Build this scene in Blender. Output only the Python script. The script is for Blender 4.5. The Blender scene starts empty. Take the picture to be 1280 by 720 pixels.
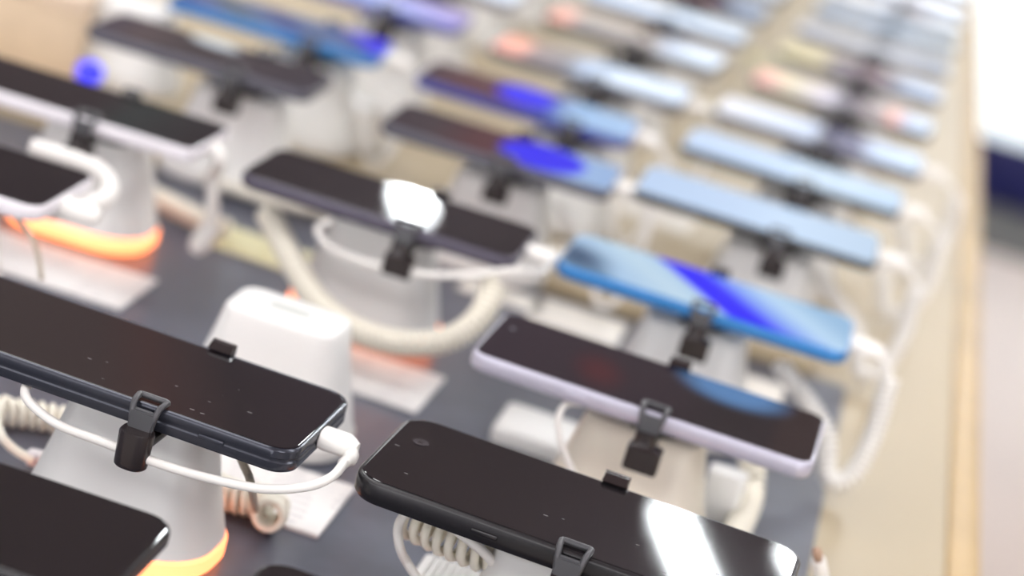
import bpy, bmesh, math, random
from mathutils import Vector, Matrix
random.seed(4)
PI = math.pi
C = bpy.context.scene.collection
SC = bpy.context.scene

# ------------------------------------------------------------------ camera
Z0 = 0.985                      # height of the phone tops above the floor
TT = 0.899                      # counter top
FPX = 2533.236
CR = Vector((0.9429388549, 0.2180648793, 0.2516227818))
CU = Vector((-0.3042852941, 0.2575210618, 0.9171114232))
CF = Vector((-0.1351916259, 0.9413451074, -0.3091805511))
CP = Vector((0.0457841204, -0.7315768024, 0.3227463027 + Z0))
cam_d = bpy.data.cameras.new('camera')
cam = bpy.data.objects.new('camera', cam_d); C.objects.link(cam)
M4 = Matrix.Identity(4)
for i in range(3):
    M4[i][0] = CR[i]; M4[i][1] = CU[i]; M4[i][2] = -CF[i]; M4[i][3] = CP[i]
cam.matrix_world = M4
cam_d.sensor_width = 36.0
cam_d.lens = FPX / 1280 * 36
cam_d.clip_start = 0.02; cam_d.clip_end = 60
cam_d.dof.use_dof = True
cam_d.dof.focus_distance = 0.785
cam_d.dof.aperture_fstop = 4.4
SC.camera = cam

# ------------------------------------------------------------------ world, exposure
w = bpy.data.worlds.new('world'); SC.world = w; w.use_nodes = True
w.node_tree.nodes['Background'].inputs[0].default_value = (0.95, 0.96, 1.0, 1)
w.node_tree.nodes['Background'].inputs[1].default_value = 0.4
SC.view_settings.view_transform = 'Standard'
SC.view_settings.look = 'None'
SC.view_settings.gamma = 1
SC.view_settings.exposure = 0.0
PANEL_STRENGTH = 7.6            # unseen ceiling panels added overhead
STRIP_STRENGTH = 80.0           # narrow bright strips and spot panel further down the hall

# ------------------------------------------------------------------ materials
def mat(name, col, rough=0.5, metal=0.0, spec=0.5, coat=0.0, emis=None, estr=0.0, sss=0.0, bump=None, vary=None):
    m = bpy.data.materials.new(name); m.use_nodes = True
    nt = m.node_tree; b = nt.nodes['Principled BSDF']
    b.inputs['Base Color'].default_value = (*col, 1)
    b.inputs['Roughness'].default_value = rough
    b.inputs['Metallic'].default_value = metal
    b.inputs['Specular IOR Level'].default_value = spec
    b.inputs['Coat Weight'].default_value = coat
    if sss:
        b.inputs['Subsurface Weight'].default_value = sss
        b.inputs['Subsurface Scale'].default_value = 0.004
    if emis:
        b.inputs['Emission Color'].default_value = (*emis, 1)
        b.inputs['Emission Strength'].default_value = estr
    if vary or bump:
        tc = nt.nodes.new('ShaderNodeTexCoord'); no = nt.nodes.new('ShaderNodeTexNoise')
        nt.links.new(tc.outputs['Object'], no.inputs['Vector'])
        sc = (vary or bump)[0]
        no.inputs['Scale'].default_value = sc; no.inputs['Detail'].default_value = 4
        if vary:
            r = nt.nodes.new('ShaderNodeValToRGB')
            k = vary[1]
            r.color_ramp.elements[0].position = .35; r.color_ramp.elements[1].position = .65
            r.color_ramp.elements[0].color = (*[max(0, c * (1 - k)) for c in col], 1)
            r.color_ramp.elements[1].color = (*[min(1, c * (1 + k)) for c in col], 1)
            nt.links.new(no.outputs['Fac'], r.inputs['Fac']); nt.links.new(r.outputs['Color'], b.inputs['Base Color'])
        if bump:
            bp = nt.nodes.new('ShaderNodeBump'); bp.inputs['Strength'].default_value = bump[1]
            bp.inputs['Distance'].default_value = 0.0005
            nt.links.new(no.outputs['Fac'], bp.inputs['Height']); nt.links.new(bp.outputs['Normal'], b.inputs['Normal'])
    return m

white_plastic = mat('white_plastic', (0.80, 0.795, 0.76), 0.38, bump=(400, .05))
stand_cream = mat('stand_cream', (0.86, 0.81, 0.68), 0.35)
stand_white = mat('stand_white', (0.83, 0.83, 0.80), 0.35)
cream_cable = mat('cream_cable', (0.84, 0.80, 0.68), 0.4)
cable_white = mat('cable_white', (0.84, 0.82, 0.77), 0.4)
tan_cable = mat('tan_cable', (0.50, 0.44, 0.34), 0.45)
black_plastic = mat('black_plastic', (0.018, 0.017, 0.018), 0.32)
black_gloss = mat('black_gloss', (0.020, 0.014, 0.014), 0.2)
hook_grey = mat('hook_grey', (0.06, 0.06, 0.065), 0.3)
bracket_grey = mat('bracket_grey', (0.10, 0.10, 0.10), 0.4)
ring_lit = mat('ring_lit', (0.9, 0.5, 0.3), 0.4, emis=(1.0, 0.25, 0.075), estr=2.6)
ring_red = mat('ring_red', (0.9, 0.4, 0.3), 0.4, emis=(1.0, 0.16, 0.06), estr=1.5)
ring_off = mat('ring_off', (0.80, 0.78, 0.74), 0.3)
mat_dark = mat('counter_laminate', (0.088, 0.096, 0.130), 0.33, vary=(60, .08))
beige_top = mat('beige_laminate', (0.47, 0.385, 0.245), 0.4, vary=(3, .05))
oak_edge = mat('oak_edge', (0.44, 0.30, 0.13), 0.45, vary=(12, .12))
floor_m = mat('floor_tile', (0.55, 0.455, 0.405), 0.35, vary=(1.2, .04))
wall_m = mat('wall_paint', (0.62, 0.60, 0.58), 0.8, vary=(1, .03))
ceil_m = mat('ceiling_paint', (0.36, 0.31, 0.35), 0.9, vary=(1, .03))
panel_m = mat('lamp_panel', (0.9, 0.9, 0.9), 0.5, emis=(0.97, 0.98, 1.0), estr=PANEL_STRENGTH)
strip_m = mat('lamp_strip', (0.9, 0.9, 0.9), 0.5, emis=(0.93, 0.98, 1.0), estr=STRIP_STRENGTH)
soft_m = mat('lamp_field', (0.9, 0.9, 0.9), 0.6, emis=(0.93, 0.97, 1.0), estr=.6)
far_glow_m = mat('lit_window', (0.9, 0.9, 0.9), 0.6, emis=(0.93, 0.97, 1.0), estr=1.9)
near_fill_m = mat('daylit_window', (0.9, 0.9, 0.9), 0.6, emis=(0.97, 0.97, 1.0), estr=3.2)
lamp_frame = mat('lamp_frame', (0.7, 0.7, 0.7), 0.4)
navy = mat('navy_panel', (0.018, 0.02, 0.12), 0.4)
lightbox = mat('lit_acrylic', (0.8, 0.85, 0.9), 0.3, emis=(0.84, 0.95, 1.0), estr=1.05)
body = dict(
    black=mat('phone_black', (0.010, 0.009, 0.010), 0.25),
    graphite=mat('phone_graphite', (0.045, 0.048, 0.062), 0.22, metal=0.5),
    lilac=mat('phone_lilac', (0.52, 0.51, 0.60), 0.28, metal=0.35),
    blue=mat('phone_blue', (0.035, 0.20, 0.50), 0.28, metal=0.3),
    plum=mat('phone_plum', (0.085, 0.075, 0.105), 0.3, metal=0.3),
    white=mat('phone_white', (0.80, 0.77, 0.80), 0.3),
    navy=mat('phone_navy', (0.03, 0.045, 0.28), 0.3),
    slate=mat('phone_slate', (0.09, 0.09, 0.115), 0.35),
)

def glass(name, base=(0.010, 0.0085, 0.010), stops=None, estr=1.0, skew=0.0, blobs=(), specks=False, rough=0.04):
    """screen glass; stops = [(x from -.5 to .5, colour)] is what the panel displays along its length"""
    m = bpy.data.materials.new(name); m.use_nodes = True
    nt = m.node_tree; b = nt.nodes['Principled BSDF']; L = nt.links.new
    b.inputs['Base Color'].default_value = (*base, 1)
    b.inputs['Roughness'].default_value = rough
    tc = nt.nodes.new('ShaderNodeTexCoord')
    if specks:
        mp = nt.nodes.new('ShaderNodeMapping'); mp.inputs['Scale'].default_value = (1, 2.2, 1)
        L(tc.outputs['Object'], mp.inputs['Vector'])
        vo = nt.nodes.new('ShaderNodeTexVoronoi'); vo.inputs['Scale'].default_value = 75
        L(mp.outputs['Vector'], vo.inputs['Vector'])
        ns = nt.nodes.new('ShaderNodeTexNoise'); ns.inputs['Scale'].default_value = 28
        L(tc.outputs['Object'], ns.inputs['Vector'])
        r1 = nt.nodes.new('ShaderNodeMath'); r1.operation = 'LESS_THAN'; r1.inputs[1].default_value = 0.085
        L(vo.outputs['Distance'], r1.inputs[0])
        r2 = nt.nodes.new('ShaderNodeMath'); r2.operation = 'GREATER_THAN'; r2.inputs[1].default_value = 0.53
        L(ns.outputs['Fac'], r2.inputs[0])
        mu = nt.nodes.new('ShaderNodeMath'); mu.operation = 'MULTIPLY'
        L(r1.outputs[0], mu.inputs[0]); L(r2.outputs[0], mu.inputs[1])
        mx = nt.nodes.new('ShaderNodeMix'); mx.data_type = 'RGBA'
        mx.inputs[6].default_value = (*base, 1); mx.inputs[7].default_value = (0.07, 0.06, 0.065, 1)
        L(mu.outputs[0], mx.inputs[0]); L(mx.outputs[2], b.inputs['Base Color'])
        rr = nt.nodes.new('ShaderNodeMath'); rr.operation = 'MULTIPLY_ADD'
        rr.inputs[1].default_value = 0.4; rr.inputs[2].default_value = rough
        L(mu.outputs[0], rr.inputs[0]); L(rr.outputs[0], b.inputs['Roughness'])
    if stops or blobs:
        sx = nt.nodes.new('ShaderNodeSeparateXYZ'); L(tc.outputs['Object'], sx.inputs[0])
        ma = nt.nodes.new('ShaderNodeMath'); ma.operation = 'MULTIPLY_ADD'
        ma.inputs[1].default_value = skew; L(sx.outputs['Y'], ma.inputs[0]); L(sx.outputs['X'], ma.inputs[2])
        mr = nt.nodes.new('ShaderNodeMapRange'); mr.inputs['From Min'].default_value = -0.081; mr.inputs['From Max'].default_value = 0.081
        L(ma.outputs[0], mr.inputs['Value'])
        cr = nt.nodes.new('ShaderNodeValToRGB'); L(mr.outputs['Result'], cr.inputs['Fac'])
        e = cr.color_ramp.elements
        st = stops or [(-.5, (0, 0, 0)), (.5, (0, 0, 0))]
        e[0].position = st[0][0] + .5; e[0].color = (*st[0][1], 1)
        e[1].position = st[-1][0] + .5; e[1].color = (*st[-1][1], 1)
        for x, c in st[1:-1]:
            n = e.new(x + .5); n.color = (*c, 1)
        col = cr.outputs['Color']
        for (bx, by, rx, ry, ang, soft, bc) in blobs:
            mp = nt.nodes.new('ShaderNodeMapping'); mp.vector_type = 'TEXTURE'
            mp.inputs['Location'].default_value = (bx, by, 0)
            mp.inputs['Rotation'].default_value = (0, 0, ang)
            mp.inputs['Scale'].default_value = (rx, ry, 10)
            L(tc.outputs['Object'], mp.inputs['Vector'])
            ln = nt.nodes.new('ShaderNodeVectorMath'); ln.operation = 'LENGTH'; L(mp.outputs['Vector'], ln.inputs[0])
            sm = nt.nodes.new('ShaderNodeMapRange'); sm.interpolation_type = 'SMOOTHSTEP'
            sm.inputs['From Min'].default_value = 1 - soft; sm.inputs['From Max'].default_value = 1 + soft * .3
            sm.inputs['To Min'].default_value = 1; sm.inputs['To Max'].default_value = 0
            L(ln.outputs['Value'], sm.inputs['Value'])
            mx = nt.nodes.new('ShaderNodeMix'); mx.data_type = 'RGBA'
            L(sm.outputs['Result'], mx.inputs[0]); L(col, mx.inputs[6]); mx.inputs[7].default_value = (*bc, 1)
            col = mx.outputs[2]
        L(col, b.inputs['Emission Color']); b.inputs['Emission Strength'].default_value = estr
    return m

BLUE = (0.01, 0.008, 0.95)
SKY = (0.60, 0.74, 0.93)
SKYD = (0.33, 0.53, 0.78)
DK = (0.012, 0.008, 0.014)
MAR = (0.075, 0.018, 0.02)
ORG = (0.85, 0.25, 0.13)
screen = dict(
    off=glass('screen_off', specks=True),
    warm=glass('screen_warm_dark', stops=[(-.5, (0.022, 0.017, 0.014)), (-.1, (0.02, 0.013, 0.011)), (.05, (0.025, 0.009, 0.006)), (.16, (0.014, 0.006, 0.005)), (.28, (0, 0, 0.001)), (.5, (0.002, 0.001, 0.004))], skew=.5, specks=True),  # brown reflection put into the emission
    plain=glass('screen_off_clean'),
    green=glass('screen_green_tint', stops=[(-.5, (0.008, 0.005, 0.004)), (.05, (0.006, 0.004, 0.004)), (.2, (0.008, 0.02, 0.017)), (.33, (0.004, 0.010, 0.009)), (.5, (0, 0, 0))]),
    lilac=glass('screen_dim_wallpaper', blobs=[(-0.026, -0.006, .014, .026, 0.2, .95, (0.05, 0.004, 0.006)), (0.036, .029, .030, .026, -.3, .55, (0.075, 0.20, 0.42))], stops=[(-.5, (.012, .007, .014)), (.05, (.008, .004, .008)), (.2, (0, 0, 0)), (.36, (0, 0, 0)), (.4, (.012, .005, .002)), (.5, (.012, .005, .002))]),  # screen is off; its blue reflection is put into the emission
    blue=glass('screen_blue_wallpaper', stops=[(-.5, (0.16, 0.30, 0.46)), (-.43, (.36,.54,.76)), (-.2, (.50, .67, .80)), (-.08, (0.42, 0.60, 0.80)), (-.055, BLUE), (.08, BLUE), (.22, (0.28, 0.46, 0.88)), (.33, (0.48, 0.68, 0.88)), (.5, (0.30, 0.50, 0.72))], skew=0.75, estr=1.0,
               blobs=[(-.075, -.012, .022, .030, .4, .9, (.04, .09, .17))]),
    pale=glass('screen_pale_blue', stops=[(-.5, (0.50, 0.66, 0.90)), (-.1, (0.56, 0.72, 0.95)), (.1, (0.62, 0.79, 1.0)), (.5, (0.54, 0.70, 0.88))], estr=.95),  # emission stands in for pale blue reflections of the far end
    pale2=glass('screen_pale_blue_soft', stops=[(-.5, (0.52, 0.67, 0.90)), (0, (0.58, 0.75, 0.97)), (.04, (0.68, 0.84, 1.0)), (.5, (0.54, 0.72, 0.92))], estr=.98),  # same pale blue reflections, again put in as emission
    maroon=glass('screen_maroon', stops=[(-.5, DK), (-.3, (.02, .01, .014)), (-.1, MAR), (.1, MAR), (.16, (.10, .22, .60)), (.34, (.34, .52, .82)), (.5, (.30, .46, .75))], blobs=[(.026, .0, .031, .036, .1, .22, BLUE)], estr=.9),
    maroon2=glass('screen_maroon_spot', stops=[(-.5, (.02, .01, .02)), (-.32, MAR), (-.05, (.09, .02, .03)), (.1, (.05, .1, .4)), (.2, (.35, .56, .86)), (.5, (.40, .60, .88))], blobs=[(-.004, .004, .024, .034, .1, .25, BLUE)], estr=.95),
    streaky=glass('screen_streaked_blue', stops=[(-.5, (0.02, 0.04, 0.22)), (-.38, (.12,.18,.4)), (-.25, (0.10, 0.15, 0.18)), (-.1, (.12,.2,.4)), (0, (0.03, 0.06, 0.26)), (.12, (.12,.2,.4)), (.25, (.08, .15, .34)), (.34, (.05, .1, .4)), (.40, BLUE), (.5, BLUE)], skew=.6, estr=.8),
    violet=glass('screen_violet_blue', stops=[(-.5, (.3, .42, .8)), (0, (.25, .35, .8)), (.3, (.14, .10, .6)), (.5, (.22, .12, .50))], skew=.8, estr=.9),
    dim=glass('screen_grey_dim', stops=[(-.5, (.03, .028, .05)), (-.3, (.07, .05, .05)), (-.15, (.04, .032, .032)), (.5, (.012, .012, .02))], blobs=[(-.006, .024, .022, .012, -.3, .4, (.65, .72, .78))]),  # the white glint is painted into the emission
    warmend=glass('screen_orange_end', stops=[(-.5, ORG), (-.36, ORG), (-.3, (.12, .03, .02)), (-.12, (.02, .015, .05)), (-.02, (.3, .45, .7)), (.12, SKY), (.5, SKY)], estr=.95),
    warmend2=glass('screen_orange_brown', stops=[(-.5, ORG), (-.4, ORG), (-.32, (.08, .04, .03)), (.1, (.16, .10, .07)), (.18, (.4, .5, .7)), (.3, SKY), (.5, SKY)], estr=.95),
    mixed=glass('screen_mixed_icons', stops=[(-.5, (.75, .75, .82)), (-.28, (.62, .70, .85)), (-.05, (.5, .62, .85)), (.02, (.03, .04, .12)), (.2, (.05, .06, .2)), (.28, (.45, .6, .85)), (.5, (.5, .68, .9))], estr=.95),
    mixed2=glass('screen_orange_dark', stops=[(-.5, ORG), (-.4, (.85, .4, .3)), (-.3, (.7, .6, .35)), (-.1, (.6, .55, .7)), (.02, (.04, .03, .08)), (.22, (.3, .2, .2)), (.28, ORG), (.35, (.4, .5, .75)), (.5, (.5, .68, .9))], estr=.95),
    yellow=glass('screen_yellow', stops=[(-.5, (.5, .42, .1)), (-.25, (.62, .52, .2)), (-.15, (.05, .03, .08)), (.12, (.14, .03, .05)), (.2, (.04, .04, .12)), (.3, (.35, .5, .75)), (.5, (.45, .6, .85))], estr=.95),
    white=glass('screen_whitish', stops=[(-.5, (.65, .70, .8)), (0, (.78, .82, .9)), (.5, (.6, .72, .9))], estr=1.0),
)

def paper(name, seed, dark=(0.35, 0.33, 0.36), base=(0.86, 0.83, 0.80), sc=900):
    m = bpy.data.materials.new(name); m.use_nodes = True
    nt = m.node_tree; b = nt.nodes['Principled BSDF']; L = nt.links.new
    b.inputs['Roughness'].default_value = 0.45
    tc = nt.nodes.new('ShaderNodeTexCoord'); sx = nt.nodes.new('ShaderNodeSeparateXYZ'); L(tc.outputs['Object'], sx.inputs[0])
    wv = nt.nodes.new('ShaderNodeMath'); wv.operation = 'SINE'
    ms = nt.nodes.new('ShaderNodeMath'); ms.operation = 'MULTIPLY'; ms.inputs[1].default_value = sc
    L(sx.outputs['Y'], ms.inputs[0]); L(ms.outputs[0], wv.inputs[0])
    g = nt.nodes.new('ShaderNodeMath'); g.operation = 'GREATER_THAN'; g.inputs[1].default_value = .45; L(wv.outputs[0], g.inputs[0])
    no = nt.nodes.new('ShaderNodeTexNoise'); no.noise_dimensions = '4D'; no.inputs['W'].default_value = seed
    mp = nt.nodes.new('ShaderNodeMapping'); mp.inputs['Scale'].default_value = (1.2, .35, 1)
    L(tc.outputs['Object'], mp.inputs['Vector']); L(mp.outputs['Vector'], no.inputs['Vector']); no.inputs['Scale'].default_value = 90
    g2 = nt.nodes.new('ShaderNodeMath'); g2.operation = 'GREATER_THAN'; g2.inputs[1].default_value = .54; L(no.outputs['Fac'], g2.inputs[0])
    mu = nt.nodes.new('ShaderNodeMath'); mu.operation = 'MULTIPLY'; L(g.outputs[0], mu.inputs[0]); L(g2.outputs[0], mu.inputs[1])
    mh = nt.nodes.new('ShaderNodeMath'); mh.operation = 'MULTIPLY'; mh.inputs[1].default_value = .45; L(mu.outputs[0], mh.inputs[0])
    mx = nt.nodes.new('ShaderNodeMix'); mx.data_type = 'RGBA'
    mx.inputs[6].default_value = (*base, 1); mx.inputs[7].default_value = (*dark, 1)
    L(mh.outputs[0], mx.inputs[0]); L(mx.outputs[2], b.inputs['Base Color'])
    return m
paper_a = paper('printed_card', 1.0)
paper_b = paper('printed_card_faint', 5.0, dark=(.55, .5, .5))
paper_c = paper('plain_card', 9.0, dark=(.7, .66, .62), base=(.84, .80, .72))
paper_y = paper('yellow_card', 12.0, dark=(.5, .4, .1), base=(.72, .68, .42))

# ------------------------------------------------------------------ helpers
def at(px, py, z):
    """point where the sight line through a photo pixel meets the level z (above the floor)"""
    d = CF + CR * ((px - 640) / FPX) - CU * ((py - 360) / FPX)
    return CP + d * ((z - CP.z) / d.z)
def atY(px, py, y):
    d = CF + CR * ((px - 640) / FPX) - CU * ((py - 360) / FPX)
    return CP + d * ((y - CP.y) / d.y)

def link(name, me, m, parent=None, loc=(0, 0, 0), rz=0.0):
    o = bpy.data.objects.new(name, me); C.objects.link(o)
    own = None
    if m is not None:
        if not me.materials: me.materials.append(m)
        elif me.materials[0] is not m: own = m
    if own is not None:
        o.material_slots[0].link = 'OBJECT'; o.material_slots[0].material = own
    if parent: o.parent = parent
    o.location = loc; o.rotation_euler = (0, 0, rz)
    return o
def tag(o, label=None, cat=None, group=None, kind=None):
    if label: o['label'] = label
    if cat: o['category'] = cat
    if group: o['group'] = group
    if kind: o['kind'] = kind
    return o
def empty(name, loc, rz=0.0):
    o = bpy.data.objects.new(name, None); C.objects.link(o)
    o.empty_display_size = .02
    o.location = loc; o.rotation_euler = (0, 0, rz)
    return o
def fin(bm, name, smooth=True, ang=35):
    bmesh.ops.recalc_face_normals(bm, faces=bm.faces)
    me = bpy.data.meshes.new(name); bm.to_mesh(me); bm.free()
    if smooth:
        for p in me.polygons: p.use_smooth = True
        me.set_sharp_from_angle(angle=math.radians(ang))
    return me
def outline(w, d, r, n=8):
    pts = []
    r = min(r, w / 2 - 1e-5, d / 2 - 1e-5)
    for cx, cy, a0 in ((w/2-r, d/2-r, 0), (-w/2+r, d/2-r, PI/2), (-w/2+r, -d/2+r, PI), (w/2-r, -d/2+r, 3*PI/2)):
        for i in range(n + 1):
            a = a0 + PI / 2 * i / n
            pts.append((cx + r * math.cos(a), cy + r * math.sin(a)))
    return pts
def loft(sections, name, n=8, cap=True, off=(0, 0)):
    """sections: (w, d, r, z[, ox, oy])"""
    bm = bmesh.new(); rings = []
    for s in sections:
        w_, d_, r_, z_ = s[:4]; ox, oy = (s[4], s[5]) if len(s) > 4 else (0, 0)
        rings.append([bm.verts.new((x + ox + off[0], y + oy + off[1], z_)) for x, y in outline(w_, d_, r_, n)])
    k = len(rings[0])
    for a, b in zip(rings, rings[1:]):
        for i in range(k):
            bm.faces.new((a[i], a[(i+1) % k], b[(i+1) % k], b[i]))
    if cap:
        bm.faces.new(rings[0][::-1]); bm.faces.new(rings[-1])
    return fin(bm, name)
def rbox(w, d, h, r=.001, name='box', z=0, off=(0, 0), e=None, n=3):
    e = e if e is not None else min(r, h / 3, .001)
    q = e * .3
    return loft([(w-2*e, d-2*e, r, z), (w-2*q, d-2*q, r, z+q), (w, d, r, z+e), (w, d, r, z+h-e), (w-2*q, d-2*q, r, z+h-q), (w-2*e, d-2*e, r, z+h)], name, n=n, off=off)
def catmull(pts, n=12, closed=False):
    P = [Vector(p) for p in pts]; out = []
    for i in range(len(P) - 1):
        p0 = P[i-1] if i else P[0] * 2 - P[1]; p1 = P[i]; p2 = P[i+1]
        p3 = P[i+2] if i + 2 < len(P) else P[-1] * 2 - P[-2]
        for k in range(n):
            t = k / n
            out.append(.5 * ((2*p1) + (p2-p0)*t + (2*p0-5*p1+4*p2-p3)*t*t + (3*p1-p0-3*p2+p3)*t**3))
    out.append(P[-1]); return out
def frames(path):
    T = [(path[min(i+1, len(path)-1)] - path[max(i-1, 0)]).normalized() for i in range(len(path))]
    up = Vector((0, 0, 1)) if abs(T[0].z) < .9 else Vector((1, 0, 0))
    N = [(up - T[0] * up.dot(T[0])).normalized()]
    for i in range(1, len(path)):
        q = N[-1] - T[i] * N[-1].dot(T[i])
        N.append(q.normalized() if q.length > 1e-9 else N[-1])
    return T, N, [t.cross(n) for t, n in zip(T, N)]
def tube(path, r, name='tube', k=8, cap=True):
    T, N, B = frames(path); V = []; F = []
    rs = r if isinstance(r, (list, tuple)) else [r] * len(path)
    for p, n, b, q in zip(path, N, B, rs):
        for j in range(k):
            a = 2 * PI * j / k; V.append(p + n * (q * math.cos(a)) + b * (q * math.sin(a)))
    for i in range(len(path) - 1):
        for j in range(k):
            F.append((i*k+j, i*k+(j+1) % k, (i+1)*k+(j+1) % k, (i+1)*k+j))
    if cap:
        F.append(tuple(range(k))[::-1]); F.append(tuple((len(path)-1)*k + j for j in range(k)))
    me = bpy.data.meshes.new(name); me.from_pydata([tuple(v) for v in V], [], F); me.update()
    for p in me.polygons: p.use_smooth = True
    return me
def resample(path, step):
    out = [path[0]]; acc = 0
    for a, b in zip(path, path[1:]):
        L = (b - a).length; t = step - acc
        while t <= L:
            out.append(a + (b - a) * (t / L)); t += step
        acc = (acc + L) % step if L else acc
    return out
def coil_path(pts, R, pitch, seg=10, n=14):
    base = catmull(pts, n); base = resample(base, pitch / seg)
    T, N, B = frames(base); out = []
    for i, p in enumerate(base):
        a = 2 * PI * i / seg
        out.append(p + N[i] * (R * math.cos(a)) + B[i] * (R * math.sin(a)))
    return out
def coil(pts, R, wire, pitch, name='coil', seg=10, k=6):
    return tube(coil_path(pts, R, pitch, seg), wire, name, k)
def lathe(prof, name, k=24):
    bm = bmesh.new(); rings = [[bm.verts.new((r*math.cos(2*PI*i/k), r*math.sin(2*PI*i/k), z)) for i in range(k)] for r, z in prof]
    for a, b in zip(rings, rings[1:]):
        for i in range(k): bm.faces.new((a[i], a[(i+1) % k], b[(i+1) % k], b[i]))
    bm.faces.new(rings[0][::-1]); bm.faces.new(rings[-1])
    return fin(bm, name)

# ------------------------------------------------------------------ the setting
def struct(name, me, m, loc=(0, 0, 0), parent=None):
    o = link(name, me, m, parent, loc)
    if parent is None: o['kind'] = 'structure'
    return o
X0, X1, Y0, Y1, ZC = -7.0, 6.0, -5.0, 14.0, 2.985
struct('floor', rbox(X1-X0, Y1-Y0, .05, .001, 'floor'), floor_m, ((X0+X1)/2, (Y0+Y1)/2, -.05))
struct('ceiling', rbox(X1-X0, Y1-Y0, .05, .001, 'ceiling'), ceil_m, ((X0+X1)/2, (Y0+Y1)/2, ZC + .03))
struct('wall_far', rbox(X1-X0, .1, ZC+.03, .001, 'wall_far'), wall_m, ((X0+X1)/2, Y1+.05, 0))
struct('wall_near', rbox(X1-X0, .1, ZC+.03, .001, 'wall_near'), wall_m, ((X0+X1)/2, Y0-.05, 0))
struct('wall_left', rbox(.1, Y1-Y0, ZC+.03, .001, 'wall_left'), wall_m, (X0-.05, (Y0+Y1)/2, 0))
struct('wall_right', rbox(.1, Y1-Y0, ZC+.03, .001, 'wall_right'), wall_m, (X1+.05, (Y0+Y1)/2, 0))

for i in range(4):  # unseen glowing panels added on the far wall for bright reflections
    xw = X0 + 1.7 + i * 3.2
    wn = tag(empty('window_%d' % (i + 1), (xw, Y1 - .02, 0)), kind='structure')  # added glow panel, not a real window
    link('window_frame', rbox(3.0, .06, 2.5, .004, 'window_frame', z=.25, e=.002), lamp_frame, wn)  # frame of the added glow panel
    link('pane', rbox(2.86, .02, 2.36, .004, 'pane', z=.32, e=.002), far_glow_m, wn, (0, -.04, 0))
for i in range(3):  # unseen glowing panels added behind the camera as front fill
    xw = X0 + 2.4 + i * 4.1
    wn = tag(empty('window_%d' % (i + 5), (xw, Y0 + .02, 0)), kind='structure')  # added fill panel, not a real window
    link('window_frame', rbox(3.7, .06, 2.5, .004, 'window_frame_near', z=.25, e=.002), lamp_frame, wn)  # frame of the added fill panel
    link('pane', rbox(3.56, .02, 2.36, .004, 'pane_near', z=.32, e=.002), near_fill_m, wn, (0, .04, 0))
# ceiling lamps (strips read from their reflections; panels and fields are unseen, added for light)
def ceiling_panel(x, y, w_, d_, rz, m, label, group):
    t = tag(empty('ceiling_light', (x, y, ZC), rz), label, 'ceiling light', group)
    link('frame', rbox(w_+.04, d_+.04, .03, .004, 'lamp_frame'), lamp_frame, t, (0, 0, 0))
    link('diffuser', rbox(w_, d_, .01, .002, 'lamp_diffuser'), m, t, (0, 0, -.008))
    return t
for j, y in enumerate((-2.6, -.9, .8, 2.5)):
    for i, x in enumerate((-3.6, -1.2, 1.2, 3.6)):
        ceiling_panel(x, y, 1.2, .6, 0, panel_m, 'wide white ceiling panel lamp, %s from the left wall in the %s row overhead' % (('first', 'second', 'third', 'last')[i], ('rearmost', 'second', 'third', 'farthest')[j]), 'wide ceiling panels over the counter')
for i, x in enumerate((-4.5, -1.5, 1.5, 4.5)):  # unseen glowing fields added to brighten reflections in the far rows
    ceiling_panel(x, 11.6, 2.9, 3.4, 0, soft_m, 'large softly lit ceiling field at the far end, %s from the left wall' % ('first', 'second', 'third', 'last')[i], 'soft ceiling fields at the far end')
# slanted strips mirrored in the front right phone
def strip(x, y, ang, w_, l_, label):
    # x, y = centre of the far end; ang = heading of the strip (towards the viewer)
    dx, dy = math.sin(ang), -math.cos(ang)
    return ceiling_panel(x + dx*l_/2, y + dy*l_/2, w_, l_, ang, strip_m, label, None)
strip(-.131, 4.80, .345, .062, 1.2, 'narrow bright ceiling strip mirrored across the front right phone')
strip(.30, 4.84, .345, .160, 1.2, 'bright ceiling strip mirrored at the right end of the front phone')
ceiling_panel(-1.56, 7.04, .10, .34, .35, strip_m, 'small bright ceiling lamp mirrored as a white patch in a middle phone', None)

# ------------------------------------------------------------------ the counter
counter = tag(empty('display_counter', (-1.1, 1.9, 0)), 'long beige display counter with an oak edge carrying all the phones', 'counter')
def cpart(name, x0, x1, y0, y1, z0, z1, m, r=.002, e=.001):
    return link(name, rbox(x1-x0, y1-y0, z1-z0, r, name, e=e), m, counter, ((x0+x1)/2 + 1.1, (y0+y1)/2 - 1.9, z0))
cpart('worktop', -2.4, .1625, -.95, 4.8, TT-.03, TT-.0018, beige_top)
cpart('edge_trim', .163, .183, -.95, 4.8, TT-.045, TT-.004, oak_edge, .004, .003)
cpart('side_panel', .05, .10, -.9, 4.7, .08, TT-.031, beige_top)
cpart('side_panel', -2.3, -2.25, -.9, 4.7, .08, TT-.031, beige_top)
cpart('plinth', -2.25, .05, -.85, 4.65, 0, .08, oak_edge)
inlay = tag(link('counter_mat', rbox(1.35, 1.48, .0018, .001, 'mat', e=.0004), mat_dark, None, (.092-.675, -.95+.74, TT-.0018)), 'dark blue-grey mat covering the near part of the counter top', 'mat')
bar = tag(link('divider_bar', rbox(1.5, .026, .011, .003, 'bar', e=.0015), beige_top, None, (.068-.75, .546, TT-.0018)), 'low beige divider bar across the counter at the end of the grey mat', 'divider')

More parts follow.
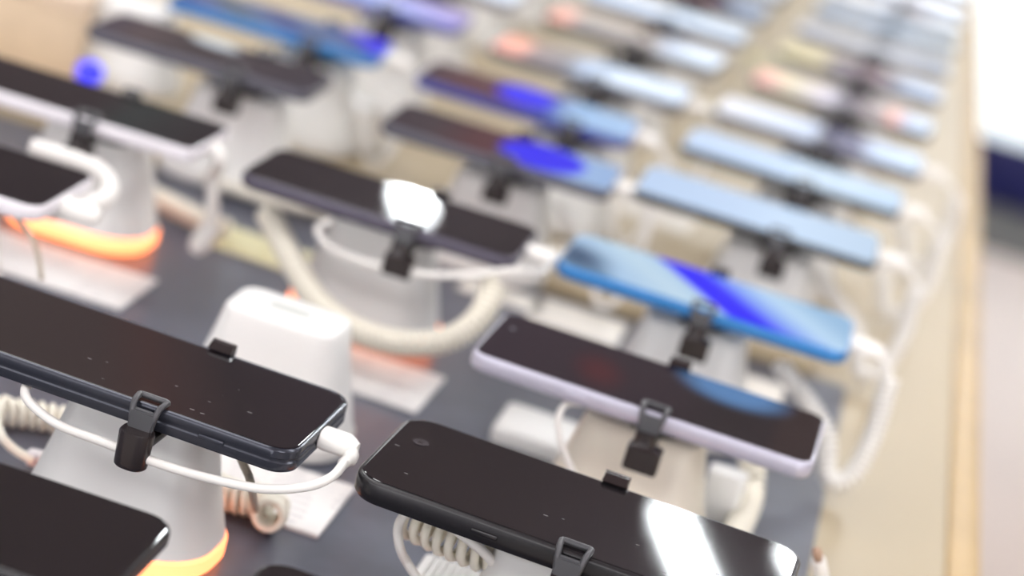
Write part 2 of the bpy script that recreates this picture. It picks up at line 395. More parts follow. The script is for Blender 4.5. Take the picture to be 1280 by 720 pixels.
# ------------------------------------------------------------------ stands
def column_mesh(H, name='column'):
    S = []
    for t in [0, .08, .2, .4, .6, .8, .93]:
        u = (1 - t)
        w_ = .058 + .029 * u**1.15; d_ = .037 + .026 * u**1.15; r_ = .0085 + .018 * u
        S.append((w_, d_, r_, .010 + t * (H - .010)))
    S += [(.0585, .0375, .0085, H-.0028), (.0572, .0362, .0085, H-.0012), (.0545, .0335, .0085, H-.0003), (.052, .031, .0085, H)]
    return loft(S, name, n=8)
ring_mesh = loft([(.086, .062, .027, 0), (.0895, .0655, .028, .002), (.0895, .0655, .028, .0085), (.087, .063, .0275, .0099)], 'ring', n=10)
col_mesh = column_mesh(.064)
col_short = column_mesh(.064)
lid_mesh = loft([(.0592, .0382, .009, 0), (.0592, .0382, .009, .0006)], 'lid_seam')
post_mesh = {}
def post_round():
    return loft([(.0122, .0100, .0048, -.0240), (.0133, .0110, .0054, -.0234), (.0135, .0112, .0055, -.0220), (.0140, .0112, .005, -.0095), (.0126, .0108, .004, -.0085)], 'post', n=5)
def post_square():
    return loft([(.0150, .0095, .001, -.0265, .0015, 0), (.0162, .0105, .0015, -.0258, .0015, 0), (.0162, .0105, .0015, -.0155, .0015, 0), (.0145, .009, .0015, -.0148, .0012, 0), (.0100, .008, .003, -.0140), (.0100, .008, .003, -.0085)], 'post', n=4)
def hook_loop():
    # open trapezoid loop that rises over the phone's edge; y measured from the phone's near face
    pts = [(x * .84, y * .92, z) for x, y, z in [(-.0048, -.0040, -.0075), (-.0056, -.0040, -.0040), (-.0064, -.0022, .0002), (-.0070, .0030, .0010), (-.0064, .0052, .0010),
           (0, .0054, .0010), (.0064, .0052, .0010), (.0070, .0030, .0010), (.0064, -.0022, .0002), (.0056, -.0040, -.0040), (.0048, -.0040, -.0075)]]
    return tube(catmull(pts, 5), .0013, 'hook', 8)
def hook_web():
    bm = bmesh.new()
    A = [(-.0052, -.0058, -.0105), (.0052, -.0058, -.0105), (.0054, -.0046, -.0016), (-.0054, -.0046, -.0016)]
    v = [bm.verts.new(p) for p in A] + [bm.verts.new((p[0], p[1] + .0030, p[2])) for p in A]
    for f in ((0,1,2,3), (7,6,5,4), (0,4,5,1), (1,5,6,2), (2,6,7,3), (3,7,4,0)): bm.faces.new([v[i] for i in f])
    bmesh.ops.bevel(bm, geom=bm.edges[:], offset=.0007, segments=2, affect='EDGES')
    return fin(bm, 'hook_web')
def far_clip():
    bm = bmesh.new()
    A = [(-.0055, .0, .0006), (.0055, .0, .0006), (.0050, .0034, .0030), (-.0050, .0034, .0030)]
    v = [bm.verts.new((x, y - .0032, z)) for x, y, z in A]
    lo = [bm.verts.new((x * 1.0, y, -.020)) for x, y in ((-.0052, .0006), (.0052, .0006), (.0052, .0034), (-.0052, .0034))]
    # top wedge resting on the glass, back plate going down behind the phone
    t = [bm.verts.new((x, .0036, z)) for x, z in ((-.0055, .0030), (.0055, .0030))]
    b = [bm.verts.new((x, .0006, .0004)) for x in (-.0055, .0055)]
    bm.faces.new((v[0], v[1], v[2], v[3])); bm.faces.new((v[3], v[2], t[1], t[0]))
    bm.faces.new((v[0], b[0], b[1], v[1])); bm.faces.new((b[0], lo[0], lo[1], b[1]))
    bm.faces.new((lo[0], lo[3], lo[2], lo[1])); bm.faces.new((lo[3], t[0], t[1], lo[2]))
    bm.faces.new((v[0], v[3], t[0], lo[3], lo[0], b[0])); bm.faces.new((v[1], b[1], lo[1], lo[2], t[1], v[2]))
    return fin(bm, 'far_clip', smooth=False)
POST = dict(round=post_round(), square=post_square())
HOOK = hook_loop(); WEB = hook_web(); FARC = far_clip()
arm_cache = {}
def arm_mesh(W):
    k = round(W, 3)
    if k not in arm_cache:
        bm = bmesh.new()
        arm_cache[k] = rbox(.011, k + .008, .0035, .001, 'bracket_arm', z=-.0165)
    return arm_cache[k]
puck = lathe([(.013, -.0222), (.0135, -.0215), (.0135, -.0170), (.012, -.0165)], 'swivel')

def stand(x, y, rz, W, label, group='phone display stands', ring='off', post='square', bx=0.0, phone_dy=0.0, holder=True, colm=None):
    """x, y = where the clip sits; W = held phone's width; phone_dy = phone's centre relative to the clip"""
    t = tag(empty('phone_stand', (x, y, TT), rz), label, 'stand', group)
    link('column', col_mesh, colm or stand_white, t)
    link('light_ring', ring_mesh, dict(lit=ring_lit, red=ring_red, off=ring_off)[ring], t)
    if holder:
        link('lid', lid_mesh, bracket_grey if False else white_plastic, t, (0, 0, .0535))
        h = Z0 - TT
        link('swivel', puck, black_plastic, t, (bx, phone_dy*.5, h))
        br = link('bracket', arm_mesh(W), black_plastic, t, (bx, phone_dy, h))
        yn = phone_dy - W/2 - .0062
        link('clip_post', POST[post], black_gloss, t, (bx, yn, h))
        hk = link('clip_hook', HOOK, hook_grey, t, (bx, phone_dy - W/2, h + .0005))
        link('hook_web', WEB, hook_grey, hk, (0, 0, 0))
        link('far_clip', FARC, black_gloss, t, (bx, phone_dy + W/2, h + .0005))
    return t

# ------------------------------------------------------------------ phones
phone_cache = {}
def phone_meshes(L, W, r, th, lip, bez):
    k = (round(L, 4), round(W, 4), r, th, lip, bez)
    if k not in phone_cache:
        if lip:      # raised rim with a groove half way down
            S = [(L-.004, W-.004, r-.002, -th), (L-.0014, W-.0014, r, -th+.0006), (L, W, r, -th+.002), (L, W, r, -th+.0046), (L-.0010, W-.0010, r, -th+.0052),
                 (L-.0010, W-.0010, r, -th+.0060), (L-.0002, W-.0002, r, -th+.0066), (L-.0002, W-.0002, r, -.0010), (L-.0012, W-.0012, r, -.0002), (L-.0024, W-.0024, r-.001, .0000), (L-.0034, W-.0034, r-.0015, -.0006)]
        else:
            S = [(L-.005, W-.005, r-.0015, -th), (L-.0018, W-.0018, r, -th+.0008), (L-.0002, W-.0002, r, -th+.0025), (L, W, r, -th/2), (L-.0002, W-.0002, r, -.0016), (L-.0008, W-.0008, r, -.0008), (L-.0018, W-.0018, r, -.0004)]
        b = loft(S, 'phone_body', n=10)
        g = bez
        q = .0008
        s = loft([(L-g, W-g, r-g*.4, -.0006), (L-g, W-g, r-g*.4, -.0002), (L-g-q, W-g-q, r-g*.4, 0)], 'phone_screen', n=10)
        s.set_sharp_from_angle(angle=math.radians(6))
        phone_cache[k] = (b, s)
    return phone_cache[k]
button_mesh = rbox(.011, .0014, .0022, .0006, 'button', z=-.0011)
def phone(x, y, L, W, rz, case, scr, label, group='phones in rows on the counter', r=.010, th=.0085, lip=False, bez=.0028, detail=True, z=Z0, tilt=(0, 0)):
    t = tag(empty('smartphone', (x, y, z), rz), label, 'phone', group)
    t.rotation_euler = (tilt[0], tilt[1], rz)
    b, s = phone_meshes(L, W, r, th, lip, bez)
    link('phone_body', b, None, t).data.materials.clear() if False else None
    bo = [c for c in t.children][0] if t.children else link('phone_body', b, None, t)
    if not b.materials: b.materials.append(body[case])
    bo.material_slots[0].link = 'OBJECT'; bo.material_slots[0].material = body[case]
    so = link('screen', s, None, t)
    if not s.materials: s.materials.append(screen[scr])
    so.material_slots[0].link = 'OBJECT'; so.material_slots[0].material = screen[scr]
    return t, bo

PH = {  # x, y, L, W, yaw  (fitted to the grid on the counter), clip x, clip y
    'A': (-.2048, .0101, .1720, .0756, -.0239), 'B': (-.0088, .0075, .1734, .0774, -.0377), 'C': (-.0073, .1776, .1660, .0713, -.0200),
    'D': (-.0031, .3548, .1659, .0724, .0021), 'E': (.0042, .5602, .1620, .0790, .0025), 'F': (.0139, .7146, .1621, .0756, -.0146),
    'G': (.0218, .8663, .1676, .0738, -.0197), 'I': (-.1851, .3342, .1607, .0728, .0087), 'J': (-.1644, .5287, .1540, .0720, .0250),
    'K': (-.1801, .6792, .1591, .0733, .0362), 'L': (-.1653, .8480, .1599, .0743, .0038), 'M': (-.3781, .3412, .1620, .0692, .0373),
    'N': (-.3725, .5360, .1560, .0700, .0500), 'O': (-.3732, .6835, .1604, .0705, .0700), 'P': (-.3578, .8762, .1560, .0738, .0500),
    'Q': (-.3929, .1784, .1620, .0761, .0368), 'R': (-.2213, -.1480, .1750, .0700, .0200), 'S': (-.0200, -.1500, .1620, .0680, -.0200),
}
SPEC = {  # key: case, screen, label, clip x, ring, post, extra
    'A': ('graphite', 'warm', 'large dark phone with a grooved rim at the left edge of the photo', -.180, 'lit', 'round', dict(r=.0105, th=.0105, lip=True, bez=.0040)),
    'B': ('black', 'off', 'black phone at the bottom mirroring two slanted white ceiling strips', -.0037, 'lit', 'square', dict(r=.0118, th=.0105, bez=.0036)),
    'C': ('lilac', 'lilac', 'lilac-sided phone with a dark screen and faint blue glow, second in the right-hand column', 0.0, 'off', 'square', dict(r=.0075, th=.0095, bez=.0030)),  # the blue glow is a reflection put into the emission
    'D': ('blue', 'blue', 'blue-sided phone showing a pale wallpaper with a vivid blue band', -.0012, 'off', 'square', dict(r=.010)),
    'E': ('black', 'pale', 'pale-blue-lit phone directly behind the blue-sided phone', .0218, 'off', 'square', dict(r=.008, th=.007)),  # not lit: pale blue reflection put in as emission
    'F': ('black', 'pale2', 'second pale-blue-lit phone behind the blue-sided phone', .026, 'off', 'square', dict(r=.008, th=.007)),  # not lit: pale blue reflection put in as emission
    'G': ('slate', 'mixed', 'pale phone with a dark middle, third behind the blue-sided phone', .028, 'off', 'square', dict()),
    'I': ('plum', 'plain', 'dark phone with a bright white patch mirrored in its middle', -.1665, 'lit', 'square', dict(r=.010, th=.0085)),
    'J': ('slate', 'maroon', 'dark red phone with a blue oval, just behind the phone mirroring the white patch', -.158, 'off', 'square', dict()),
    'K': ('navy', 'maroon2', 'dark red phone with navy sides and a round blue spot', -.143, 'off', 'square', dict()),
    'L': ('slate', 'warmend', 'phone with an orange left end and a pale blue right half', -.155, 'off', 'square', dict()),
    'M': ('white', 'green', 'white-sided phone with a dark screen above an orange-lit stand at the left', -.3628, 'lit', 'square', dict(r=.008, th=.009)),
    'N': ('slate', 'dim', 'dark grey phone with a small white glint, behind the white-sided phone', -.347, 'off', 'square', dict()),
    'O': ('blue', 'streaky', 'streaky blue phone near the top left, behind the dark grey phone', -.344, 'off', 'square', dict()),
    'P': ('navy', 'violet', 'violet-blue phone cut by the top edge left of centre', -.340, 'off', 'square', dict()),
    'Q': ('white', 'plain', 'white-sided dark phone cut by the left edge of the photo', -.385, 'off', 'square', dict(r=.010, th=.009)),
    'R': ('black', 'plain', 'blurred black phone in the bottom left corner', -.215, 'off', 'round', dict(r=.010)),
    'S': ('black', 'plain', 'black phone corner just entering the bottom edge', -.02, 'off', 'square', dict()),
}
STL = {'A': 'white stand under the large dark phone, orange ring at its foot', 'B': 'white stand under the black phone with the slanted white reflections',
 'C': 'cream-white stand under the lilac-sided phone', 'D': 'white stand under the blue-sided phone', 'E': 'white stand under the first pale-blue-lit phone',
 'F': 'white stand under the second pale-blue-lit phone', 'G': 'white stand under the third pale phone with a dark middle', 'I': 'white stand with an orange ring wrapped by a hanging coil cable',
 'J': 'white stand under the dark red phone with a blue oval', 'K': 'white stand under the navy-sided dark red phone', 'L': 'white stand under the phone with an orange left end',
 'M': 'white stand with a glowing orange foot under the white-sided phone', 'N': 'white stand under the dark grey phone with the glint', 'O': 'white stand under the streaky blue phone',
 'P': 'white stand under the violet-blue phone at the top edge', 'Q': 'white stand at the left edge under the cut-off white-sided phone', 'R': 'white stand hidden below the black phone in the bottom left corner',
 'S': 'white stand below the phone corner at the bottom edge'}
phones = {}
OFF = {'A': (-.019, .015), 'I': (-.025, .028), 'M': (-.011, .026), 'C': (-.005, .010), 'B': (-.005, .010), 'R': (0, .02)}
for k, (x, y, L, W, rz) in PH.items():
    case, scr, lab, cx, ring, post, kw = SPEC[k]
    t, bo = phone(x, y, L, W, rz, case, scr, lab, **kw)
    phones[k] = t
    dx = cx - x; cy = y + math.sin(rz) * dx
    ddx, ddy = OFF.get(k, (-.003, .012))
    stand(cx + ddx, cy + ddy, rz, W, STL[k], ring=ring, post=post, bx=-ddx, phone_dy=-ddy, colm=stand_cream if k == 'C' else None)
    if k in 'ABCDIM':
        # side keys on the near long face and a charging port at the right end
        th = kw.get('th', .0085)
        link('power_button', button_mesh, body[case], t, (-.030 if k != 'A' else .052, -W/2 + .0001, -th/2))
        link('charging_port', rbox(.0012, .008, .0026, .0005, 'charging_port', z=-.0013), black_gloss, t, (L/2 - .0004, 0, -th/2))
# front camera of the black phone
bm = lathe([(.0030, 0), (.0033, .0001), (.0033, .00018), (.0029, .0002)], 'front_camera', 20)
link('front_camera', bm, mat('camera_glass', (.05, .045, .05), .08, spec=.8), phones['B'], (-.0735, .012, .0000))
link('camera_lens', lathe([(.0012, 0), (.0012, .0002)], 'lens', 12), black_gloss, phones['B'], (-.0735, .012, .00012))
link('front_camera', lathe([(.0014, 0), (.0014, .00015)], 'lens', 12), body['slate'], phones['C'], (-.074, .012, .0000))

# the stand whose phone is missing
t = tag(empty('phone_stand', (-.1880, .1785, TT), -.01), 'bare white stand without a phone behind the large dark phone', 'stand', None)
link('column', col_mesh, stand_white, t)
link('light_ring', ring_mesh, ring_off, t)
link('socket', loft([(.022, .009, .0045, 0), (.022, .009, .0045, .0004)], 'socket', n=8), mat('socket_grey', (.55, .57, .53), .5), t, (0, 0, .0638))

# ------------------------------------------------------------------ far rows
far = []
cyc = ['mixed2', 'yellow', 'white', 'pale', 'mixed', 'white', 'pale2', 'yellow', 'white', 'pale', 'white', 'pale2', 'white', 'pale']
cyc1 = ['warmend2', 'pale', 'yellow', 'white', 'pale2', 'yellow', 'white', 'pale', 'white', 'pale2', 'yellow', 'white']
ordn = ['seventh', 'eighth', 'ninth', 'tenth', 'eleventh', 'twelfth', 'thirteenth', 'fourteenth', 'fifteenth', 'sixteenth', 'seventeenth', 'eighteenth', 'nineteenth', 'twentieth']
look = dict(mixed2='phone with orange and dark screen', yellow='phone with a yellow-ended dark screen', white='whitish lit phone', pale='pale blue phone', mixed='pale phone with a dark middle',
            pale2='bright sky-blue phone', warmend2='brown phone with an orange left end')
proto = {}
def copy_tree(o, parent=None):
    c = o.copy(); C.objects.link(c); c.parent = parent
    for ch in o.children: copy_tree(ch, c)
    return c
for col, x0, drift, cy_, n in ((0, .030, .010, cyc, 12), (1, -.160, .005, cyc1, 10), (2, -.352, .004, cyc1[3:], 4)):
    for i in range(n):
        y = (1.035 if col == 0 else 1.03) + i * .172 + random.uniform(-.008, .008)
        if col == 2: y = 1.05 + i * .175
        x = x0 + drift * i * .5
        sc_ = cy_[i % len(cy_)]
        colname = ['right-hand column', 'middle column', 'left column'][col]
        lab = '%s in the %s, %s row back' % (look[sc_], colname, ordn[i + (0 if col == 0 else 0)])
        phone(x, y, .160, .074, random.uniform(-.03, .03), random.choice(['slate', 'black', 'plum']), sc_, lab, 'small blurred phones far down the counter')
        slab = 'small white stand in the %s, %s row back' % (colname, ordn[i])
        if 'st' not in proto:
            proto['st'] = stand(x + .004, y, 0, .074, slab, 'small blurred stands far down the counter')
        else:
            c = copy_tree(proto['st']); c.location = (x + .004, y, TT); c['label'] = slab

# ------------------------------------------------------------------ cables
def cable_thing(name, label, cat='cable', group=None):
    return tag(empty(name, (0, 0, 0)), label, cat, group)
def plug_mesh(p, d, L=.017, w_=.0100, h=.0062):
    """moulded plug from p along unit d"""
    d = Vector(d).normalized(); side = Vector((0, 0, 1)).cross(d).normalized(); up = d.cross(side)
    bm = bmesh.new(); rings = []
    for t, s in ((0, .75), (.04, .95), (.12, 1), (.70, 1), (.86, .8), (1, .5)):
        rings.append([bm.verts.new(p + d*(L*t) + side*x + up*y) for x, y in outline(w_*s, h*s, h*s*.45, 4)])
    k = len(rings[0])
    for a, b in zip(rings, rings[1:]):
        for i in range(k): bm.faces.new((a[i], a[(i+1) % k], b[(i+1) % k], b[i]))
    bm.faces.new(rings[0][::-1]); bm.faces.new(rings[-1])
    return fin(bm, 'plug')
def phone_end(k, side=1, drop=.0045):
    x, y, L, W, rz = PH[k]
    d = Vector((math.cos(rz), math.sin(rz), 0)) * side
    return Vector((x, y, Z0 - drop)) + d * (L/2 - .0005), d

# --- cable of the large dark phone (A)
p, d = phone_end('A')
p = p + Vector((0, -.002, 0))
t = cable_thing('charging_cable', 'white charging cable sweeping from the large dark phone past its stand')
link('plug', plug_mesh(p, d, .016, .0118, .0085), cable_white, t)
e = p + d * .0145
link('strain_relief', tube(catmull([e + Vector((-.003, .0, 0)), e + Vector((.0005, -.004, -.002)), e + Vector((-.001, -.010, -.004))], 6), [.0036]*4+[.0032]*5+[.0024]*4, 'relief', 10), cable_white, t)
yc = -.030
pts = [e + Vector((-.0005, -.007, -.003)), atY(416, 595, -.020), atY(385, 608, -.027), atY(330, 611, -.032), atY(262, 598, -.034), atY(200, 580, -.035), atY(130, 553, -.034),
       atY(75, 532, -.032), atY(42, 508, -.030), atY(31, 490, -.026), atY(40, 476, -.018), atY(62, 466, -.008)]
link('cord', tube(catmull(pts, 12), .00195, 'cord', 10), cable_white, t)

# --- coil at the far left behind that stand
t = cable_thing('coiled_cable', 'cream coiled cable left of the stand under the large dark phone', 'cable')
link('coil', coil([at(125, 535, TT+.010), at(90, 528, TT+.008), at(50, 520, TT+.0075), at(12, 515, TT+.0075), at(-30, 512, TT+.008)], .0052, .0021, .0048, seg=12), cream_cable, t)
link('cord', tube(catmull([at(6, 498, TT+.012), at(-4, 520, TT+.014), at(2, 545, TT+.012), at(18, 562, TT+.008), at(42, 576, TT+.006)], 10), .0021, 'cord'), cream_cable, t)
a, b = at(34, 570, TT+.006), at(84, 582, TT+.006)
pl = link('connector', plug_mesh(a, b - a, (b - a).length, .0085, .0075), mat('connector_clear', (.72, .68, .68), .3), t)
g1 = mat('connector_mark', (.45, .42, .44), .5)
for q in (.30, .55):
    c_ = a.lerp(b, q)
    link('marking', tube([c_ + Vector((0, -.0036, .0030)), c_ + Vector((0, -.0040, -.001))], .0009, 'mark', 6), g1, t)

# --- coil with its open end in front, between the two near phones
t = cable_thing('coiled_cable', 'cream coiled cable with its round open end between the two front phones', 'cable')
endc = at(338, 643, TT+.0095)
axd = Vector((.05, -.93, .33)).normalized()
link('coil', coil([at(228, 590, TT+.008), at(262, 607, TT+.008), at(296, 621, TT+.0085), endc + Vector((-.0045, .011, 0)), endc + Vector((-.001, .005, 0)), endc + axd * .001, endc + axd * .006], .0064, .0018, .0033, seg=14, k=8), cream_cable, t)
link('cord', tube(catmull([atY(296, 560, .012), atY(303, 578, .006), atY(311, 595, .0), atY(315, 612, -.004), endc + axd * .006 + Vector((-.0062, 0, .001))], 10), .0018, 'cord', 8), tan_cable, t)

# --- cables under the black phone (B)
t = cable_thing('coiled_cable', 'cream coil with wide turns hanging below the black front phone', 'cable')
zc = Z0 - .034
link('coil', coil([at(508, 652, zc), at(540, 668, zc), at(580, 686, zc), at(620, 700, zc), at(670, 715, zc)], .0052, .0021, .0054, seg=14), cream_cable, t)
link('cord', tube(catmull([at(545, 640, zc+.01), at(512, 640, zc+.008), at(498, 658, zc+.002), at(500, 685, zc-.006), at(510, 705, zc-.014), at(530, 735, zc-.02)], 10), .0020, 'cord'), cable_white, t)
t = cable_thing('charging_cable', 'short white cable crossing in front of the wide cream coil', 'cable')
link('cord', tube(catmull([at(560, 655, zc+.01), at(590, 678, zc+.008), at(612, 698, zc+.004), at(640, 735, zc-.01)], 10), .0021, 'cord'), cable_white, t)
t = cable_thing('charging_cable', 'white cable with a brown plug at the right end of the black front phone', 'cable')
a = at(1021, 688, Z0 - .030); b = at(1026, 716, Z0 - .044)
link('plug', tube([a, a.lerp(b, .4)], .0022, 'plug', 10), mat('plug_brown', (.42, .27, .18), .35), t)
link('plug', tube([a.lerp(b, .4), a.lerp(b, .45), b, b + (b-a)*.5], [.0026, .0034, .0036, .0036], 'plug', 12), cable_white, t)

# --- cable and big coil loop of the middle phone (I)
p, d = phone_end('I')
t = cable_thing('charging_cable', 'white cable looping in front of the stand under the white-patched phone')
link('plug', plug_mesh(p, d, .018, .0118, .0090), cable_white, t)
e = p + d * .016
link('cord', tube(catmull([e, e + Vector((-.003, -.012, -.006)), atY(640, 338, .292), atY(590, 344, .290), atY(525, 342, .290), atY(465, 330, .292), atY(425, 316, .296), atY(402, 298, .300), atY(398, 284, .302), atY(415, 274, .300)], 10), .0021, 'cord'), cable_white, t)
t = cable_thing('coiled_cable', 'long cream coil hanging in a wide curve around the orange-ringed middle stand')
link('coil', coil([atY(335, 268, .335), atY(352, 300, .318), atY(376, 345, .296), atY(405, 385, .282), atY(450, 415, .272), atY(505, 429, .268), atY(560, 424, .272), atY(598, 398, .282), atY(620, 355, .298)], .0058, .0018, .0036), cream_cable, t)
t = cable_thing('coiled_cable', 'beige cable lying on the mat along the divider bar')
link('cord', tube(catmull([at(255, 222, TT+.006), at(330, 248, TT+.006), at(420, 270, TT+.006), at(470, 300, TT+.006)], 8), .004, 'cord'), cream_cable, t)

# --- C: thin cable and coil on the right
t = cable_thing('charging_cable', 'thin white cable arching beside the stand of the lilac-sided phone')
link('cord', tube(catmull([atY(735, 505, .160), atY(708, 505, .150), atY(698, 525, .145), atY(702, 555, .142), atY(716, 590, .138), atY(735, 625, .134)], 10), .0017, 'cord'), cable_white, t)
t = cable_thing('coiled_cable', 'cream coiled cable standing upright under the right end of the lilac-sided phone')
link('coil', coil([at(940, 560, TT+.030), at(940, 590, TT+.024), at(938, 620, TT+.014), at(925, 655, TT+.008), at(905, 690, TT+.008)], .0056, .0018, .0036), cream_cable, t)
p, d = phone_end('C', -1)

# --- generic: plug + cord hanging in a loop to the counter and back to the stand
def hang(k, label, coiled=True, reach=.018, low=.006, group='cables looping down at the right end of each phone', xb=-.05):
    x, y, L, W, rz = PH[k] if isinstance(k, str) else k
    d = Vector((math.cos(rz), math.sin(rz), 0)); p = Vector((x, y, Z0-.0045)) + d * (L/2 - .0005)
    t = cable_thing('charging_cable', label, 'cable', group)
    link('plug', plug_mesh(p, d, .020, .0120, .0095), cable_white, t)
    e = p + d * .017
    pts = [e, e + Vector((reach*.55, -.002, -.012)), e + Vector((reach*.6, -.010, -.045)), Vector((e.x + reach*.3, y - .022, TT + low + .008)), Vector((e.x - .006, y - .024, TT + low + .006)),
           Vector((e.x - .016, y - .014, TT + .035)), Vector((e.x + xb, y, TT + .058))]
    if coiled:
        link('coil', coil(pts[1:], .0045, .0016, .0036, seg=8, k=5), cable_white, t)
        link('cord', tube(catmull(pts[:3], 6), .002, 'cord'), cable_white, t)
    else:
        link('cord', tube(catmull(pts, 8), .0022, 'cord'), cable_white, t)
hang('D', 'white coiled cable hanging from the right end of the blue-sided phone')
hang('E', 'white coiled cable hanging from the first pale-blue-lit phone', reach=.024)
hang('F', 'white coiled cable hanging from the second pale-blue-lit phone', reach=.030)
hang('G', 'white cable hanging from the pale phone with a dark middle', reach=.03)
t = cable_thing('charging_cable', 'thick pale cable dropping from the right end of the white-sided phone to a white plug')
p, d = phone_end('M')
link('cord', tube(catmull([p, p + d*.008 + Vector((0, -.004, -.006)), atY(266, 220, .355), atY(266, 250, .355), atY(264, 285, .355)], 8), .0042, 'cord', 10), cable_white, t)
q = atY(266, 280, .350); link('plug', plug_mesh(q, Vector((-.25, -.35, -.9)), .020, .014, .010), cable_white, t)
t = cable_thing('coiled_cable', 'cream coiled cable lit red from below, right of the orange-lit left stand')
link('coil', coil([at(170, 235, TT+.008), at(205, 252, TT+.008), at(255, 277, TT+.008), at(285, 288, TT+.008)], .0055, .0018, .0036), cream_cable, t)
q = at(112, 92, TT + .03)
t = tag(empty('indicator_lamp', (q.x, q.y, TT)), 'small round glowing blue lamp just behind the white-sided phone', 'lamp')
link('lamp_base', lathe([(.009, -.0018), (.009, .02), (.006, .024)], 'lamp_base', 20), white_plastic, t)
link('lamp_head', lathe([(.004, .0235), (.0085, .026), (.0098, .031), (.0085, .036), (.003, .039)], 'lamp_head', 20), mat('blue_light', (.1, .1, .8), .4, spec=0.0, emis=(.015, .015, .9), estr=1.0), t)
hang('J', 'white cable at the right end of the dark red phone with a blue oval', coiled=False)
hang('K', 'white cable at the right end of the navy-sided dark red phone', coiled=False, xb=-.014)
hang('L', 'white cable at the right end of the phone with the orange left end', coiled=False)
hang('O', 'white cable at the right end of the streaky blue phone', coiled=False)

# --- Q: thick white plug curling round the end of the cut-off phone
p, d = phone_end('Q')
t = cable_thing('charging_cable', 'thick white plug curling around the end of the cut-off white-sided phone')
link('plug', plug_mesh(p + Vector((0, -.006, -.002)), d, .020, .014, .011), cable_white, t)
link('cord', tube(catmull([at(40, 184, Z0-.006), at(85, 198, Z0-.006), at(120, 212, Z0-.007), at(136, 232, Z0-.008), at(128, 250, Z0-.010), at(95, 258, Z0-.012), at(60, 262, Z0-.014)], 10), .0054, 'cord', 10), cable_white, t)
t = cable_thing('charging_cable', 'thin beige cable hanging below the cut-off white-sided phone')
link('cord', tube(catmull([atY(10, 262, .15), atY(32, 285, .15), atY(46, 312, .15), atY(52, 350, .15)], 8), .0013, 'cord'), tan_cable, t)

# --- white round cable reel behind (430,130)
c0 = at(444, 132, TT + .03)
t = tag(empty('cable_reel', (c0.x, c0.y, TT)), 'white round coil of cable lying between the dark grey and dark red phones', 'cable reel')
rp = []
for i in range(150):
    a_ = i / 25 * 2 * PI; rr_ = .030 + .0008 * math.sin(i)
    rp.append(Vector((rr_ * math.cos(a_), rr_ * math.sin(a_), .004 + i * .00022)))
link('cable_turns', tube(rp, .0032, 'turns', 8), cable_white, t)
link('reel_core', lathe([(.027, .001), (.028, .002), (.028, .026), (.022, .031), (.012, .032)], 'reel_core', 24), white_plastic, t)

# ------------------------------------------------------------------ cards and papers on the counter
def card(corner, dx, dy, w_, d_, rz, m, label, h=.0012, z=TT, group=None):
    o = link('price_card', rbox(w_, d_, h, .0008, 'card', e=.0003), m, None, (corner[0] + dx, corner[1] + dy, z), rz)
    return tag(o, label, 'card', group)
def card_px(px, py, w_, d_, rz, m, label, h=.0012):
    """card whose right-hand near corner shows at the photo pixel"""
    q = at(px, py, TT + h)
    c, s = math.cos(rz), math.sin(rz)
    x, y = -w_/2, d_/2
    o = link('price_card', rbox(w_, d_, h, .0008, 'card', e=.0003), m, None, (q.x + x*c - y*s, q.y + x*s + y*c, TT), rz)
    return tag(o, label, 'card')
card_px(398, 669, .085, .062, .02, paper_a, 'white printed card lying on the mat between the two front phones', .002)
card_px(150, 386, .105, .060, .03, paper_b, 'white card on the mat in front of the orange-lit left stand')
card_px(520, 515, .090, .062, -.01, paper_b, 'pale card on the mat right of the bare white stand')
card_px(770, 432, .060, .050, 0, paper_c, 'pale card on the mat behind the lilac-sided phone')
card_px(672, 392, .055, .030, 0, paper_c, 'small pale card just left of the blue-sided phone')
card_px(975, 508, .050, .040, 0, paper_c, 'white card between the lilac-sided and the blue-sided phones')
card_px(1000, 300, .04, .03, 0, paper_c, 'small cream card under the first pale-blue-lit phone')
# cream tag block under C
q = at(672, 545, TT + .006)
tag(link('tag_box', rbox(.046, .044, .010, .004, 'tag_box', e=.002), white_plastic, None, (q.x, q.y + .006, TT), .0), 'small cream plastic tag box on the mat under the lilac-sided phone', 'box')
q = at(905, 610, TT + .02)
t = tag(empty('alarm_box', (q.x, q.y, TT)), 'white upright alarm box right of the stand under the lilac-sided phone', 'box')
link('box_body', rbox(.020, .014, .030, .003, 'alarm_box', e=.0015), stand_white, t)
link('foot', rbox(.021, .015, .003, .003, 'foot', z=-.0), black_plastic, t)
# ribbed holder under B
q = at(575, 700, TT + .02)
t = tag(empty('cable_clip_tray', (q.x, q.y, TT)), 'ribbed white plastic tray below the black front phone', 'tray')
link('tray_base', rbox(.034, .026, .012, .002, 'tray_base', e=.001), stand_white, t)
rib = rbox(.0012, .024, .0016, .0004, 'rib', e=.0003)
for i in range(9): link('rib', rib, stand_white, t, (-.013 + i * .0033, 0, .012))
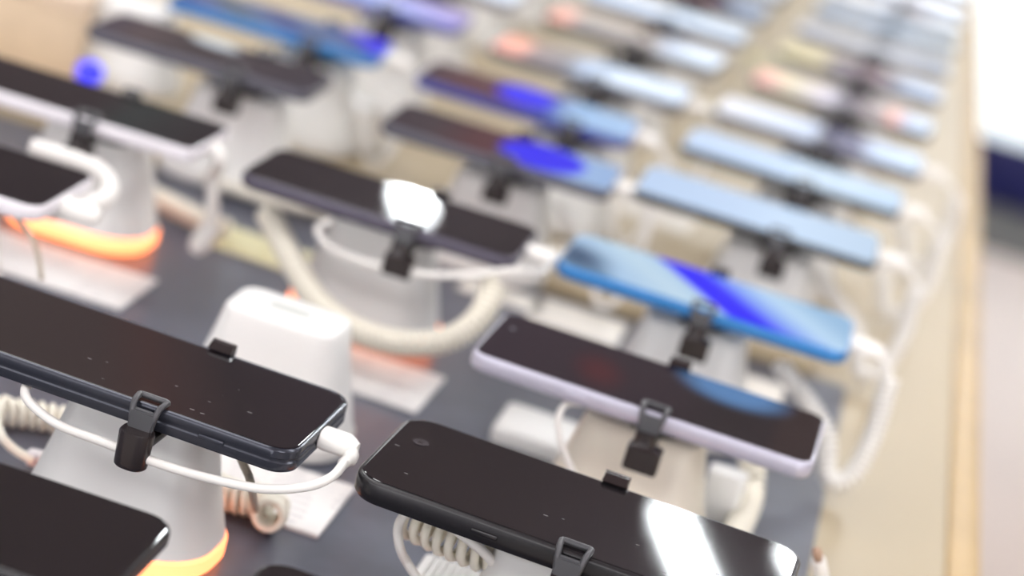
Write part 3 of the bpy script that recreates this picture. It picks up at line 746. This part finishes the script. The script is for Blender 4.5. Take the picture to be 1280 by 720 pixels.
# cards between the far phones
cw = rbox(.06, .045, .0015, .001, 'far_card', e=.0003)
for i, (x, y, m, lab) in enumerate([(-.10, .62, paper_c, 'cream card behind the divider bar near the dark red phone'), (-.30, .60, paper_y, 'yellowish card on the beige counter behind the middle phone'),
        (-.28, .43, paper_y, 'pale yellow card between the white-sided phone and the middle stand'), (-.08, .80, paper_c, 'cream card beside the navy-sided phone'), (-.10, 1.25, paper_y, 'yellow card far down the counter left of the right column'),
        (-.07, 1.6, paper_y, 'yellow card farther down between the columns'), (-.28, .82, paper_c, 'cream card behind the streaky blue phone')]):
    tag(link('price_card', cw, None, None, (x, y, TT - .0018 if y > .55 else TT), random.uniform(-.1, .1)), lab, 'card')
    o = bpy.context.scene.collection.objects[-1] if False else None
for o in [o for o in C.objects if o.name.startswith('price_card') and o.data is cw]:
    if not cw.materials: cw.materials.append(paper_c)
    o.material_slots[0].link = 'OBJECT'; o.material_slots[0].material = paper_y if 'yellow' in o['label'] else paper_c

q = at(40, 45, TT + .02)
t = tag(empty('carton', (q.x, q.y, TT - .0018), .2), 'blurred tan cardboard carton on the counter in the top left corner', 'box')
link('box_body', rbox(.085, .06, .055, .001, 'carton'), mat('kraft', (.66, .52, .36), .7, vary=(30, .06)), t)
link('box_lid', rbox(.087, .062, .012, .001, 'carton_lid', z=.0551), mat('kraft_lid', (.72, .58, .44), .7), t)
q = at(152, 98, TT)
t = tag(empty('phone_stand', (q.x, q.y, TT - .0018), .1), 'bare white stand seen beneath the left end of the dark grey phone', 'stand')
link('column', col_mesh, stand_white, t); link('light_ring', ring_mesh, ring_off, t)
# ------------------------------------------------------------------ lit display cube on a navy plinth across the aisle
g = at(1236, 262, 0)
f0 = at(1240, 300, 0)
tag(link('floor_mat', rbox(1.2, g.y - f0.y + .30, .008, .01, 'floor_mat', e=.002), mat('mat_grey', (.10, .095, .09), .8, vary=(40, .2)), None, (g.x + .46, (g.y + f0.y) / 2, 0)), 'dark grey floor mat in front of the navy plinth across the aisle', 'mat')  # thin dark slab stands in for the plinth's contact shadow
t = tag(empty('display_case', (g.x + .10, g.y + .45, .008), -.05), 'glowing white display case on a dark navy plinth across the aisle', 'display case')
link('plinth', loft([(.80, .80, .10, 0), (.82, .82, .10, .02), (.82, .82, .10, .19), (.80, .80, .10, .20)], 'plinth'), navy, t)
link('lit_body', loft([(.86, .86, .12, .201), (.90, .90, .12, .23), (.90, .90, .12, .92), (.86, .86, .12, .95)], 'lit_body'), lightbox, t)
link('top_panel', rbox(.92, .92, .03, .12, 'top_panel', z=.951, e=.01, n=8), stand_white, t)
